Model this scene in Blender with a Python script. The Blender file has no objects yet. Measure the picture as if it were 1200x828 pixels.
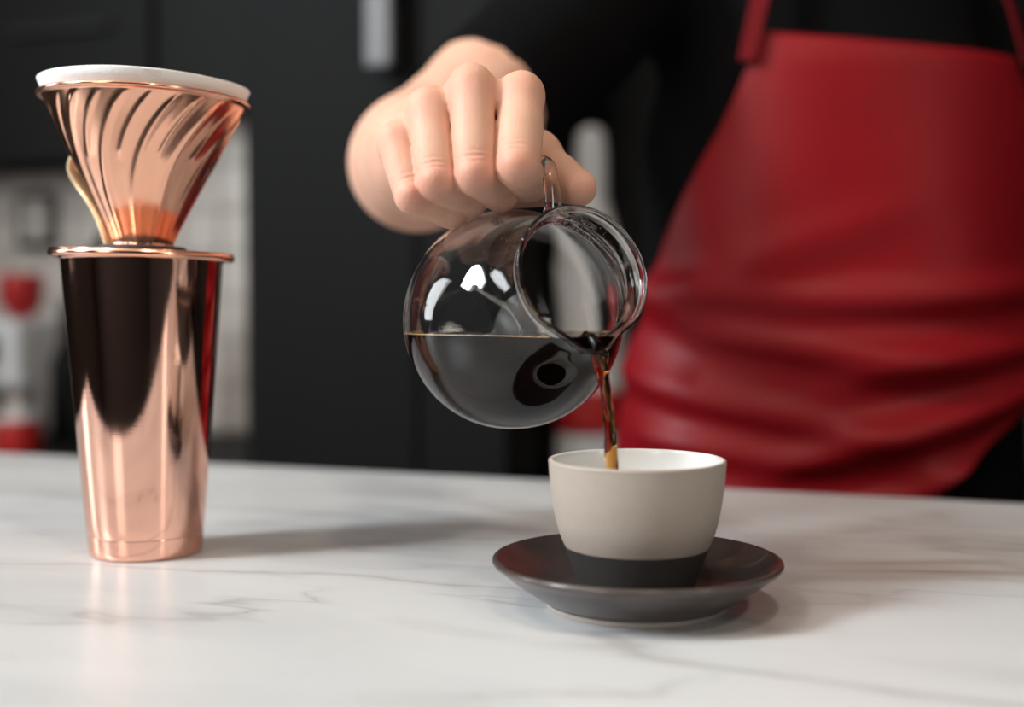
import bpy, bmesh, math, random
import numpy as np
from mathutils import Vector, Matrix

R = math.radians
sc = bpy.context.scene
COL = sc.collection
CM = 0.01
Z0 = 0.90                      # height of the marble counter top above the floor

# ------------------------------------------------------------------ camera
cam = bpy.data.cameras.new('camera')
cam.sensor_width = 36.0
cam.lens = 42.0
cam.clip_start = 0.02
cam.dof.use_dof = True
cam.dof.focus_distance = 0.572
cam.dof.aperture_fstop = 3.0
cam.dof.aperture_blades = 0
co = bpy.data.objects.new('camera', cam)
COL.objects.link(co)
co.location = (0, 0, Z0 + 0.1354)
co.rotation_euler = (R(90 - 2.21), 0, 0)
sc.camera = co

# ------------------------------------------------------------------ view
sc.view_settings.view_transform = 'Standard'
sc.view_settings.look = 'None'
sc.view_settings.exposure = -0.22
sc.view_settings.gamma = 1.0
sc.view_settings.use_curve_mapping = False
sc.cycles.use_denoising = True
sc.cycles.denoising_prefilter = 'ACCURATE'
sc.cycles.max_bounces = 16
sc.cycles.transmission_bounces = 14
sc.cycles.glossy_bounces = 8
sc.cycles.diffuse_bounces = 4
sc.cycles.transparent_max_bounces = 16
sc.cycles.sample_clamp_indirect = 6.0

# ------------------------------------------------------------------ world
w = bpy.data.worlds.new('world')
sc.world = w
w.use_nodes = True
w.node_tree.nodes['Background'].inputs[0].default_value = (0.75, 0.85, 1.0, 1)
w.node_tree.nodes['Background'].inputs[1].default_value = 0.6

# counter frame: the bar and the room run turned 19 degrees to the lens
TH = R(-19.0)
E1 = Vector((math.cos(TH), math.sin(TH), 0))       # along the counter, to the right
E2 = Vector((-math.sin(TH), math.cos(TH), 0))      # away from the camera


def rm(e1, e2, z=0.0):
    """room frame (metres) -> world"""
    return E1 * e1 + E2 * e2 + Vector((0, 0, z))


# ------------------------------------------------------------------ windows' daylight
def area(name, loc, target, sx, sy, power, col):
    l = bpy.data.lights.new(name, 'AREA')
    l.shape = 'RECTANGLE'
    l.size = sx
    l.size_y = sy
    l.energy = power
    l.color = col
    o = bpy.data.objects.new(name, l)
    COL.objects.link(o)
    o.location = loc
    d = (Vector(target) - Vector(loc)).normalized()
    o.rotation_euler = d.to_track_quat('-Z', 'Y').to_euler()
    return o


ROOM = dict(l=-2.6, r=2.8, f=-2.6, b=2.45, h=3.9)
W1 = (-1.24, 0.95, 2.20, 3.75)      # key window, left wall: centre, width, sill, head
W2 = (-1.05, 0.90, 1.05, 2.95)      # front wall
W4 = (0.08, 0.55, 0.98, 2.35)       # slim low window, left wall
W3 = (-0.72, 0.36, 0.95, 2.95)      # narrow window, right wall


def daylight(side, win, power, col):
    c, wd, z0, z1 = win
    z = (z0 + z1) / 2
    if side == 'l':
        p, d = rm(ROOM['l'] + 0.02, c, z), E1
    elif side == 'r':
        p, d = rm(ROOM['r'] - 0.02, c, z), -E1
    else:
        p, d = rm(c, ROOM['f'] + 0.02, z), E2
    area('window_daylight', p, p + d, wd - 0.08, z1 - z0 - 0.08, power, col)


daylight('l', W1, 265, (0.90, 0.965, 1.0))
daylight('f', W2, 26, (1.0, 0.93, 0.85))
daylight('l', W4, 18, (0.95, 0.98, 1.0))
daylight('r', W3, 12, (1.0, 0.93, 0.84))

# ================================================================== helpers
def link(name, me, mat=None, parent=None, smooth=True):
    o = bpy.data.objects.new(name, me)
    COL.objects.link(o)
    if mat is not None:
        me.materials.append(mat)
    if parent is not None:
        o.parent = parent
    if smooth and me.polygons:
        me.polygons.foreach_set('use_smooth', [True] * len(me.polygons))
    return o


def tag(o, label=None, cat=None, group=None, kind=None):
    if label: o['label'] = label
    if cat: o['category'] = cat
    if group: o['group'] = group
    if kind: o['kind'] = kind
    return o


def empty(name, loc, rz=0.0):
    o = bpy.data.objects.new(name, None)
    o.empty_display_size = 0.05
    COL.objects.link(o)
    o.location = loc
    o.rotation_euler = (0, 0, rz)
    return o


def mesh_pydata(name, v, f):
    me = bpy.data.meshes.new(name)
    me.from_pydata([tuple(map(float, q)) for q in v], [], [tuple(map(int, q)) for q in f])
    me.update()
    return me


def smooth_profile(pts, n=8, sharp=()):
    """Catmull-Rom through (r,z) points; indices in sharp keep a corner"""
    out = []
    P = [np.array(p, float) for p in pts]
    for i in range(len(P) - 1):
        p1, p2 = P[i], P[i + 1]
        p0 = P[i - 1] if i > 0 and i not in sharp else p1
        p3 = P[i + 2] if i + 2 < len(P) and (i + 1) not in sharp else p2
        for k in range(n):
            t = k / n
            out.append(0.5 * ((2 * p1) + (-p0 + p2) * t + (2 * p0 - 5 * p1 + 4 * p2 - p3) * t * t
                              + (-p0 + 3 * p1 - 3 * p2 + p3) * t ** 3))
    out.append(P[-1])
    return [(max(float(q[0]), 0.0), float(q[1])) for q in out]


def lathe(name, prof, seg=96, closed=False, fn=None, scale=CM):
    """prof: (r,z) list in cm. fn(r,z,phi)->(x,y,z) optional deformer."""
    n = len(prof)
    V, F, idx = [], [], []
    for i, (r, z) in enumerate(prof):
        if r < 1e-6:
            V.append(fn(0, z, 0) if fn else (0, 0, z))
            idx.append([len(V) - 1] * seg)
        else:
            row = []
            for k in range(seg):
                ph = 2 * math.pi * k / seg
                V.append(fn(r, z, ph) if fn else (r * math.cos(ph), r * math.sin(ph), z))
                row.append(len(V) - 1)
            idx.append(row)
    m = n if closed else n - 1
    for i in range(m):
        a, b = idx[i], idx[(i + 1) % n]
        for k in range(seg):
            k2 = (k + 1) % seg
            q = [a[k], a[k2], b[k2], b[k]]
            u = []
            for x in q:
                if x not in u:
                    u.append(x)
            if len(u) >= 3:
                F.append(u)
    return mesh_pydata(name, np.array(V) * scale, F)


def path_spline(pts, n=8):
    P = [np.array(p, float) for p in pts]
    out = []
    for i in range(len(P) - 1):
        p1, p2 = P[i], P[i + 1]
        p0 = P[i - 1] if i > 0 else 2 * p1 - p2
        p3 = P[i + 2] if i + 2 < len(P) else 2 * p2 - p1
        for k in range(n):
            t = k / n
            out.append(0.5 * ((2 * p1) + (-p0 + p2) * t + (2 * p0 - 5 * p1 + 4 * p2 - p3) * t * t
                              + (-p0 + 3 * p1 - 3 * p2 + p3) * t ** 3))
    out.append(P[-1])
    return np.array(out)


def tube(name, path, rad, seg=20, flat=1.0, ref=(0, 0, 1), scale=CM, wob=None):
    """swept tube; rad scalar or per-point; flat = ratio of second axis"""
    path = np.array(path, float)
    n = len(path)
    rad = np.full(n, rad, float) if np.isscalar(rad) else np.array(rad, float)
    flat = np.full(n, flat, float) if np.isscalar(flat) else np.array(flat, float)
    V, F = [], []
    side_prev = None
    for i in range(n):
        t = path[min(i + 1, n - 1)] - path[max(i - 1, 0)]
        t /= np.linalg.norm(t)
        if side_prev is None:
            s = np.cross(t, np.array(ref, float))
        else:
            s = side_prev - t * np.dot(side_prev, t)
        s /= np.linalg.norm(s)
        side_prev = s
        b = np.cross(s, t)
        for k in range(seg):
            ph = 2 * math.pi * k / seg
            m = 1.0 if wob is None else wob(i / (n - 1), ph)
            V.append(path[i] + rad[i] * m * (math.cos(ph) * s + math.sin(ph) * b * flat[i]))
    for i in range(n - 1):
        for k in range(seg):
            k2 = (k + 1) % seg
            F.append((i * seg + k, i * seg + k2, (i + 1) * seg + k2, (i + 1) * seg + k))
    F.append(tuple(range(seg - 1, -1, -1)))
    F.append(tuple(range((n - 1) * seg, n * seg)))
    me = mesh_pydata(name, np.array(V) * scale, F)
    fix_normals(me)
    return me


def fix_normals(me):
    bm = bmesh.new()
    bm.from_mesh(me)
    bmesh.ops.recalc_face_normals(bm, faces=bm.faces)
    bm.to_mesh(me)
    bm.free()


def box_mesh(name, sx, sy, sz, bev=0.0, seg=2, off=(0, 0, 0)):
    """box in metres, origin at centre of its base"""
    bm = bmesh.new()
    bmesh.ops.create_cube(bm, size=1.0)
    for v in bm.verts:
        v.co = Vector((v.co.x * sx + off[0], v.co.y * sy + off[1], (v.co.z + 0.5) * sz + off[2]))
    if bev > 0:
        bmesh.ops.bevel(bm, geom=list(bm.edges), offset=bev, segments=seg, affect='EDGES', profile=0.5)
    me = bpy.data.meshes.new(name)
    bm.to_mesh(me)
    bm.free()
    return me


def room_box(name, e1a, e1b, e2a, e2b, za, zb, mat, parent=None, bev=0.0):
    me = box_mesh(name, e1b - e1a, e2b - e2a, zb - za, bev)
    o = link(name, me, mat, None, smooth=False)
    c = rm((e1a + e1b) / 2, (e2a + e2b) / 2, za)
    if parent is not None:
        o.parent = parent
        o.matrix_parent_inverse = parent_matrix(parent).inverted()
    o.location = c
    o.rotation_euler = (0, 0, TH)
    return o


def parent_matrix(o):
    m = Matrix.Translation(o.location) @ o.rotation_euler.to_matrix().to_4x4()
    return m


# ------------------------------------------------------------------ materials
def new_mat(name):
    m = bpy.data.materials.new(name)
    m.use_nodes = True
    nt = m.node_tree
    return m, nt, nt.nodes['Principled BSDF'], nt.nodes['Material Output']


def pmat(name, col, rough=0.5, metal=0.0, spec=0.5, noise=0.0, nscale=20.0, bump=0.0, bscale=60.0, coat=0.0, trans=0.0, ior=1.45):
    m, nt, b, out = new_mat(name)
    b.inputs['Base Color'].default_value = (*col, 1)
    b.inputs['Roughness'].default_value = rough
    b.inputs['Metallic'].default_value = metal
    b.inputs['Specular IOR Level'].default_value = spec
    b.inputs['Coat Weight'].default_value = coat
    b.inputs['Transmission Weight'].default_value = trans
    b.inputs['IOR'].default_value = ior
    tc = nt.nodes.new('ShaderNodeTexCoord')
    if noise > 0:
        n = nt.nodes.new('ShaderNodeTexNoise')
        n.inputs['Scale'].default_value = nscale
        n.inputs['Detail'].default_value = 6
        nt.links.new(tc.outputs['Object'], n.inputs['Vector'])
        mx = nt.nodes.new('ShaderNodeMix')
        mx.data_type = 'RGBA'
        mx.inputs['A'].default_value = (*[c * (1 - noise) for c in col], 1)
        mx.inputs['B'].default_value = (*[min(1, c * (1 + noise)) for c in col], 1)
        nt.links.new(n.outputs['Fac'], mx.inputs['Factor'])
        nt.links.new(mx.outputs['Result'], b.inputs['Base Color'])
    if bump > 0:
        n2 = nt.nodes.new('ShaderNodeTexNoise')
        n2.inputs['Scale'].default_value = bscale
        n2.inputs['Detail'].default_value = 4
        nt.links.new(tc.outputs['Object'], n2.inputs['Vector'])
        bp = nt.nodes.new('ShaderNodeBump')
        bp.inputs['Strength'].default_value = bump
        bp.inputs['Distance'].default_value = 0.001
        nt.links.new(n2.outputs['Fac'], bp.inputs['Height'])
        nt.links.new(bp.outputs['Normal'], b.inputs['Normal'])
    return m


def ramp(nt, stops, interp='LINEAR'):
    r = nt.nodes.new('ShaderNodeValToRGB')
    r.color_ramp.interpolation = interp
    e = r.color_ramp.elements
    while len(e) < len(stops):
        e.new(0.5)
    for el, (p, c) in zip(e, stops):
        el.position = p
        el.color = c if len(c) == 4 else (*c, 1)
    return r


def marble_mat():
    m, nt, b, out = new_mat('white_marble')
    L = nt.links.new
    tc = nt.nodes.new('ShaderNodeTexCoord')
    mp = nt.nodes.new('ShaderNodeMapping')
    mp.inputs['Rotation'].default_value = (0, 0, R(-32))
    mp.inputs['Scale'].default_value = (1.0, 3.6, 1.0)
    L(tc.outputs['Object'], mp.inputs['Vector'])
    # warp
    n0 = nt.nodes.new('ShaderNodeTexNoise')
    n0.inputs['Scale'].default_value = 2.6
    n0.inputs['Detail'].default_value = 5
    L(mp.outputs['Vector'], n0.inputs['Vector'])
    sub = nt.nodes.new('ShaderNodeVectorMath'); sub.operation = 'SUBTRACT'
    sub.inputs[1].default_value = (0.5, 0.5, 0.5)
    L(n0.outputs['Color'], sub.inputs[0])
    sca = nt.nodes.new('ShaderNodeVectorMath'); sca.operation = 'SCALE'
    sca.inputs['Scale'].default_value = 0.28
    L(sub.outputs[0], sca.inputs[0])
    add = nt.nodes.new('ShaderNodeVectorMath'); add.operation = 'ADD'
    L(mp.outputs['Vector'], add.inputs[0]); L(sca.outputs[0], add.inputs[1])

    def veins(scale, width, off):
        ad = nt.nodes.new('ShaderNodeVectorMath'); ad.operation = 'ADD'
        ad.inputs[1].default_value = off
        L(add.outputs[0], ad.inputs[0])
        n = nt.nodes.new('ShaderNodeTexNoise')
        n.inputs['Scale'].default_value = scale
        n.inputs['Detail'].default_value = 7
        n.inputs['Roughness'].default_value = 0.45
        L(ad.outputs[0], n.inputs['Vector'])
        s = nt.nodes.new('ShaderNodeMath'); s.operation = 'SUBTRACT'; s.inputs[1].default_value = 0.5
        L(n.outputs['Fac'], s.inputs[0])
        a = nt.nodes.new('ShaderNodeMath'); a.operation = 'ABSOLUTE'
        L(s.outputs[0], a.inputs[0])
        r = ramp(nt, [(0.0, (1, 1, 1)), (width, (0.35, 0.35, 0.35)), (width * 3.5, (0, 0, 0))])
        L(a.outputs[0], r.inputs[0])
        return r.outputs['Color']
    v1 = veins(1.5, 0.008, (3.1, 7.7, 0))
    v2 = veins(3.4, 0.008, (11.3, 2.2, 0))
    # where veins fade in and out
    n3 = nt.nodes.new('ShaderNodeTexNoise'); n3.inputs['Scale'].default_value = 3.2
    L(mp.outputs['Vector'], n3.inputs['Vector'])
    fade = ramp(nt, [(0.38, (0, 0, 0)), (0.66, (1, 1, 1))])
    L(n3.outputs['Fac'], fade.inputs[0])
    m1 = nt.nodes.new('ShaderNodeMath'); m1.operation = 'MULTIPLY'
    L(v1, m1.inputs[0]); m1.inputs[1].default_value = 0.75
    m2 = nt.nodes.new('ShaderNodeMath'); m2.operation = 'MULTIPLY'
    L(v2, m2.inputs[0]); L(fade.outputs['Color'], m2.inputs[1])
    m2b = nt.nodes.new('ShaderNodeMath'); m2b.operation = 'MULTIPLY'; m2b.inputs[1].default_value = 0.85
    L(m2.outputs[0], m2b.inputs[0])
    mxm = nt.nodes.new('ShaderNodeMath'); mxm.operation = 'MAXIMUM'
    L(m1.outputs[0], mxm.inputs[0]); L(m2b.outputs[0], mxm.inputs[1])
    # broad clouds
    n4 = nt.nodes.new('ShaderNodeTexNoise'); n4.inputs['Scale'].default_value = 2.2; n4.inputs['Detail'].default_value = 4
    L(add.outputs[0], n4.inputs['Vector'])
    base = ramp(nt, [(0.32, (0.45, 0.457, 0.47)), (0.58, (0.575, 0.58, 0.587))])
    L(n4.outputs['Fac'], base.inputs[0])
    mix = nt.nodes.new('ShaderNodeMix'); mix.data_type = 'RGBA'
    L(mxm.outputs[0], mix.inputs['Factor'])
    L(base.outputs['Color'], mix.inputs['A'])
    mix.inputs['B'].default_value = (0.33, 0.315, 0.31, 1)
    # one broad brown vein crossing the slab
    mr = nt.nodes.new('ShaderNodeMapping'); mr.inputs['Rotation'].default_value = (0, 0, TH)
    L(tc.outputs['Object'], mr.inputs['Vector'])
    sx = nt.nodes.new('ShaderNodeSeparateXYZ'); L(mr.outputs['Vector'], sx.inputs[0])
    ms = nt.nodes.new('ShaderNodeMapping'); ms.inputs['Scale'].default_value = (6, 60, 1)
    L(mr.outputs['Vector'], ms.inputs['Vector'])
    ns = nt.nodes.new('ShaderNodeTexNoise'); ns.inputs['Scale'].default_value = 1.0; ns.inputs['Detail'].default_value = 5
    L(ms.outputs['Vector'], ns.inputs['Vector'])

    def mth(op, a, b_=None):
        n_ = nt.nodes.new('ShaderNodeMath'); n_.operation = op
        for k_, q in enumerate((a, b_)):
            if q is None: continue
            if isinstance(q, (int, float)): n_.inputs[k_].default_value = q
            else: L(q, n_.inputs[k_])
        return n_.outputs[0]
    wv_ = mth('MULTIPLY', mth('SUBTRACT', ns.outputs['Fac'], 0.5), 0.02)
    dy_ = mth('DIVIDE', mth('SUBTRACT', mth('ADD', sx.outputs['Y'], wv_), 0.071), 0.024)
    g_ = mth('POWER', 2.718, mth('MULTIPLY', mth('POWER', mth('ABSOLUTE', dy_), 4.0), -1.0))
    rx_ = nt.nodes.new('ShaderNodeMapRange'); rx_.interpolation_type = 'SMOOTHSTEP'
    rx_.inputs['From Min'].default_value = -0.10; rx_.inputs['From Max'].default_value = 0.03
    L(sx.outputs['X'], rx_.inputs['Value'])
    st_ = ramp(nt, [(0.34, (1, 1, 1)), (0.5, (0.55, 0.55, 0.55)), (0.68, (0.3, 0.3, 0.3))])
    L(ns.outputs['Fac'], st_.inputs[0])
    fb_ = mth('MULTIPLY', mth('MULTIPLY', g_, rx_.outputs[0]), mth('MULTIPLY', st_.outputs['Color'], 0.95))
    mix2 = nt.nodes.new('ShaderNodeMix'); mix2.data_type = 'RGBA'
    L(fb_, mix2.inputs['Factor']); L(mix.outputs['Result'], mix2.inputs['A'])
    mix2.inputs['B'].default_value = (0.30, 0.245, 0.21, 1)
    L(mix2.outputs['Result'], b.inputs['Base Color'])
    b.inputs['Roughness'].default_value = 0.30
    b.inputs['Specular IOR Level'].default_value = 0.28
    return m


def copper_mat(name, col, rough, scratch=0.0, wear=0.0):
    m, nt, b, out = new_mat(name)
    L = nt.links.new
    b.inputs['Metallic'].default_value = 1.0
    tc = nt.nodes.new('ShaderNodeTexCoord')
    n = nt.nodes.new('ShaderNodeTexNoise')
    n.inputs['Scale'].default_value = 30
    n.inputs['Detail'].default_value = 5
    L(tc.outputs['Object'], n.inputs['Vector'])
    mx = nt.nodes.new('ShaderNodeMix'); mx.data_type = 'RGBA'
    mx.inputs['A'].default_value = (*[c * 0.94 for c in col], 1)
    mx.inputs['B'].default_value = (*[min(1, c * 1.04) for c in col], 1)
    L(n.outputs['Fac'], mx.inputs['Factor'])
    L(mx.outputs['Result'], b.inputs['Base Color'])
    r = ramp(nt, [(0.3, (rough * 0.8,) * 3), (0.75, (rough * 1.5,) * 3)])
    L(n.outputs['Fac'], r.inputs[0])
    L(r.outputs['Color'], b.inputs['Roughness'])
    if scratch > 0:
        mp = nt.nodes.new('ShaderNodeMapping')
        mp.inputs['Scale'].default_value = (30, 30, 900)
        L(tc.outputs['Object'], mp.inputs['Vector'])
        n2 = nt.nodes.new('ShaderNodeTexNoise'); n2.inputs['Scale'].default_value = 1.0; n2.inputs['Detail'].default_value = 2
        L(mp.outputs['Vector'], n2.inputs['Vector'])
        bp = nt.nodes.new('ShaderNodeBump')
        bp.inputs['Strength'].default_value = scratch
        bp.inputs['Distance'].default_value = 0.0004
        L(n2.outputs['Fac'], bp.inputs['Height'])
        L(bp.outputs['Normal'], b.inputs['Normal'])
    return m


def glass_mat(name, fog=False):
    m, nt, b, out = new_mat(name)
    L = nt.links.new
    b.inputs['Base Color'].default_value = (0.99, 0.985, 0.97, 1)
    b.inputs['Transmission Weight'].default_value = 1.0
    b.inputs['IOR'].default_value = 1.46
    b.inputs['Roughness'].default_value = 0.0
    return m


def coffee_mat(name):
    m, nt, b, out = new_mat(name)
    L = nt.links.new
    b.inputs['Base Color'].default_value = (1, 1, 1, 1)
    b.inputs['Transmission Weight'].default_value = 1.0
    b.inputs['IOR'].default_value = 1.33
    b.inputs['Roughness'].default_value = 0.0
    va = nt.nodes.new('ShaderNodeVolumeAbsorption')
    va.inputs['Color'].default_value = (0.86, 0.60, 0.10, 1)
    va.inputs['Density'].default_value = 620
    L(va.outputs[0], out.inputs['Volume'])
    return m


def skin_mat():
    m, nt, b, out = new_mat('skin')
    L = nt.links.new
    tc = nt.nodes.new('ShaderNodeTexCoord')
    at = nt.nodes.new('ShaderNodeAttribute'); at.attribute_name = 'flush'
    n = nt.nodes.new('ShaderNodeTexNoise'); n.inputs['Scale'].default_value = 45; n.inputs['Detail'].default_value = 6
    L(tc.outputs['Object'], n.inputs['Vector'])
    base = ramp(nt, [(0.3, (0.62, 0.345, 0.245)), (0.7, (0.71, 0.425, 0.315))])
    L(n.outputs['Fac'], base.inputs[0])
    mx = nt.nodes.new('ShaderNodeMix'); mx.data_type = 'RGBA'
    L(at.outputs['Fac'], mx.inputs['Factor'])
    L(base.outputs['Color'], mx.inputs['A'])
    mx.inputs['B'].default_value = (0.66, 0.27, 0.20, 1)
    L(mx.outputs['Result'], b.inputs['Base Color'])
    b.inputs['Roughness'].default_value = 0.55
    b.inputs['Specular IOR Level'].default_value = 0.36
    b.inputs['Subsurface Weight'].default_value = 0.18
    b.inputs['Subsurface Radius'].default_value = (1.0, 0.35, 0.2)
    b.inputs['Subsurface Scale'].default_value = 0.0025
    n2 = nt.nodes.new('ShaderNodeTexNoise'); n2.inputs['Scale'].default_value = 700; n2.inputs['Detail'].default_value = 3
    L(tc.outputs['Object'], n2.inputs['Vector'])
    v = nt.nodes.new('ShaderNodeTexVoronoi'); v.inputs['Scale'].default_value = 900
    L(tc.outputs['Object'], v.inputs['Vector'])
    ad = nt.nodes.new('ShaderNodeMath'); ad.operation = 'ADD'
    L(n2.outputs['Fac'], ad.inputs[0]); L(v.outputs['Distance'], ad.inputs[1])
    bp = nt.nodes.new('ShaderNodeBump'); bp.inputs['Strength'].default_value = 0.22; bp.inputs['Distance'].default_value = 0.0005
    L(ad.outputs[0], bp.inputs['Height'])
    L(bp.outputs['Normal'], b.inputs['Normal'])
    return m


M = {}
M['marble'] = marble_mat()
M['copper_cup'] = copper_mat('polished_copper', (0.90, 0.52, 0.40), 0.06, 0.02)
M['copper_drip'] = copper_mat('satin_copper', (0.91, 0.49, 0.34), 0.18)
M['brass'] = pmat('pale_brass', (0.86, 0.74, 0.50), 0.3, 0.6)
M['paper'] = pmat('filter_paper', (0.86, 0.85, 0.84), 0.9, noise=0.03, nscale=120, bump=0.35, bscale=500)
M['black_rubber'] = pmat('black_rubber', (0.02, 0.02, 0.02), 0.6)
M['glass'] = glass_mat('clear_glass')
M['coffee'] = coffee_mat('coffee_liquid')
M['coffee_deep'] = pmat('deep_coffee', (0.006, 0.0022, 0.0014), 0.15, spec=0.05, ior=1.33)
M['foam'] = pmat('coffee_foam', (0.62, 0.42, 0.22), 0.4)
M['skin'] = skin_mat()
M['cup_cream'] = pmat('stoneware_cream', (0.35, 0.295, 0.255), 0.55, noise=0.05, nscale=200, bump=0.12, bscale=900)
M['cup_dark'] = pmat('stoneware_charcoal', (0.030, 0.026, 0.026), 0.6, noise=0.1, nscale=200)
M['cup_inside'] = pmat('glaze_white', (0.86, 0.85, 0.82), 0.12)
M['saucer'] = pmat('stoneware_umber', (0.055, 0.041, 0.037), 0.30, noise=0.12, nscale=150, bump=0.08, bscale=900, coat=0.35)
M['saucer_foot'] = pmat('bare_clay', (0.45, 0.40, 0.36), 0.8)
M['shirt'] = pmat('black_cotton', (0.0045, 0.0045, 0.005), 0.95, spec=0.05, bump=0.3, bscale=300)
M['trouser'] = pmat('black_denim', (0.010, 0.010, 0.012), 0.9)
M['apron'] = pmat('red_leather', (0.19, 0.0045, 0.008), 0.42, noise=0.12, nscale=14, bump=0.25, bscale=260, spec=0.2)
M['strap'] = pmat('red_strap', (0.10, 0.003, 0.005), 0.75, spec=0.1)
M['floor'] = pmat('dark_floor', (0.045, 0.042, 0.040), 0.5, noise=0.2, nscale=3)
M['wall'] = pmat('charcoal_wall', (0.014, 0.014, 0.015), 0.8, noise=0.1, nscale=4)
M['ceiling'] = pmat('white_ceiling', (0.74, 0.68, 0.62), 0.9)
M['black_panel'] = pmat('black_panel', (0.007, 0.007, 0.0075), 0.6, spec=0.12, noise=0.1, nscale=4)
M['dark_wood'] = pmat('dark_wood', (0.012, 0.012, 0.012), 0.6, spec=0.2, noise=0.2, nscale=8)
M['tile'] = pmat('pale_tile', (0.74, 0.68, 0.63), 0.35, noise=0.05, nscale=6)
M['grout'] = pmat('grey_grout', (0.5, 0.46, 0.42), 0.9)
M['steel'] = pmat('brushed_steel', (0.60, 0.60, 0.62), 0.3, 1.0)
M['white_plastic'] = pmat('white_plastic', (0.72, 0.72, 0.74), 0.4)
M['red_plastic'] = pmat('red_plastic', (0.45, 0.02, 0.02), 0.4)
M['win_frame'] = pmat('white_frame', (0.6, 0.6, 0.6), 0.5)
M['white_frame2'] = pmat('grey_handle', (0.20, 0.20, 0.21), 0.5)
M['yellow'] = pmat('mustard_tin', (0.55, 0.45, 0.16), 0.5)

# ================================================================== the room
floor = room_box('floor', ROOM['l'], ROOM['r'], ROOM['f'], ROOM['b'], -0.06, 0.0, M['floor'])
tag(floor, 'dark polished concrete floor of the coffee bar', 'floor', kind='structure')
ceil = room_box('ceiling', ROOM['l'], ROOM['r'], ROOM['f'], ROOM['b'], ROOM['h'], ROOM['h'] + 0.06, M['ceiling'])
tag(ceil, 'warm white ceiling of the coffee bar', 'ceiling', kind='structure')
wb = room_box('wall_back', ROOM['l'], ROOM['r'], ROOM['b'], ROOM['b'] + 0.1, 0, ROOM['h'], M['wall'])
tag(wb, 'charcoal back wall behind the barista', 'wall', kind='structure')


def wall_with_windows(name, axis, pos, lo, hi, wins, label):
    """axis 'l' = left wall (runs along e2), 'f' = front wall (runs along e1). wins: (centre, width, z0, z1)"""
    rects = []
    cur = lo
    for (c, wd, z0, z1) in sorted(wins):
        rects.append((cur, c - wd / 2, 0, ROOM['h']))
        rects.append((c - wd / 2, c + wd / 2, 0, z0))
        rects.append((c - wd / 2, c + wd / 2, z1, ROOM['h']))
        cur = c + wd / 2
    rects.append((cur, hi, 0, ROOM['h']))
    bm = bmesh.new()
    for (a, b, z0, z1) in rects:
        r = bmesh.ops.create_cube(bm, size=1.0)
        for v in r['verts']:
            t = a + (v.co.x + 0.5) * (b - a)
            d = pos + v.co.y * 0.1 + (0.05 if axis == 'r' else -0.05)
            z = z0 + (v.co.z + 0.5) * (z1 - z0)
            v.co = rm(d, t, z) if axis != 'f' else rm(t, d, z)
    me = bpy.data.meshes.new(name)
    bm.to_mesh(me); bm.free()
    fix_normals(me)
    o = link(name, me, M['wall'], smooth=False)
    tag(o, label, 'wall', kind='structure')
    return o


wl = wall_with_windows('wall_left', 'l', ROOM['l'], ROOM['f'], ROOM['b'], [W1, W4], 'charcoal wall with two daylight windows left of the bar')
wf = wall_with_windows('wall_front', 'f', ROOM['f'], ROOM['l'], ROOM['r'], [W2], 'charcoal wall with a tall window facing the bar')
wr = wall_with_windows('wall_right', 'r', ROOM['r'], ROOM['f'], ROOM['b'], [W3], 'charcoal wall with a narrow window right of the bar')


def window(name, axis, win, label):
    """frame bars in the opening"""
    c, wd, z0, z1 = win
    pos = ROOM[axis] + (0.05 if axis == 'r' else -0.05)
    root = empty(name, rm(c, pos, z0) if axis == 'f' else rm(pos, c, z0), TH if axis == 'f' else TH + R(90))
    tag(root, label, 'window', kind='structure')
    h = z1 - z0
    for (cx, cz, sx, sz) in ((-wd / 2 + .02, 0, .04, h), (wd / 2 - .02, 0, .04, h), (0, 0, wd - .08, .04), (0, h - .04, wd - .08, .04), (0, h / 2, wd - .08, .03)):
        link('window_bar', box_mesh('window_bar', sx, 0.04, sz, 0.004, 1, (cx, 0, cz)), M['win_frame'], root, False)
    link('window_pane', box_mesh('window_pane', wd - .08, 0.006, h - .08, 0, 1, (0, 0.0, 0.04)), M['glass'], root, False)
    return root


window('window_1', 'l', W1, 'high window in the left wall')
window('window_2', 'f', W2, 'tall window in the front wall')
window('window_4', 'l', W4, 'slim low window in the left wall')
window('window_3', 'r', W3, 'narrow tall window in the right wall')

# ================================================================== bar counter
CB0, CB1 = 0.245, 0.895           # front / back edge along e2
root = empty('bar_counter', rm(0, 0.57, 0), TH)
tag(root, 'long bar counter with a white grey-veined marble top', 'counter')
top = link('marble_top', box_mesh('marble_top', 3.2, CB1 - CB0, 0.03, 0.003, 2, (0.62, 0, Z0 - 0.03)), M['marble'], root, False)
for k in range(4):
    link('front_panel', box_mesh('front_panel', 0.76, 0.02, 0.80, 0.004, 1, (-0.55 + k * 0.78, -0.27, 0.06)), M['black_panel'], root, False)
link('carcass', box_mesh('carcass', 3.14, 0.50, 0.81, 0.0, 1, (0.62, 0.0, 0.06)), M['dark_wood'], root, False)
link('plinth', box_mesh('plinth', 3.1, 0.44, 0.06, 0.0, 1, (0.62, 0.0, 0.0)), M['black_panel'], root, False)

# ================================================================== copper tumbler
TINX, TINY = -20.30, 65.84


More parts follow.
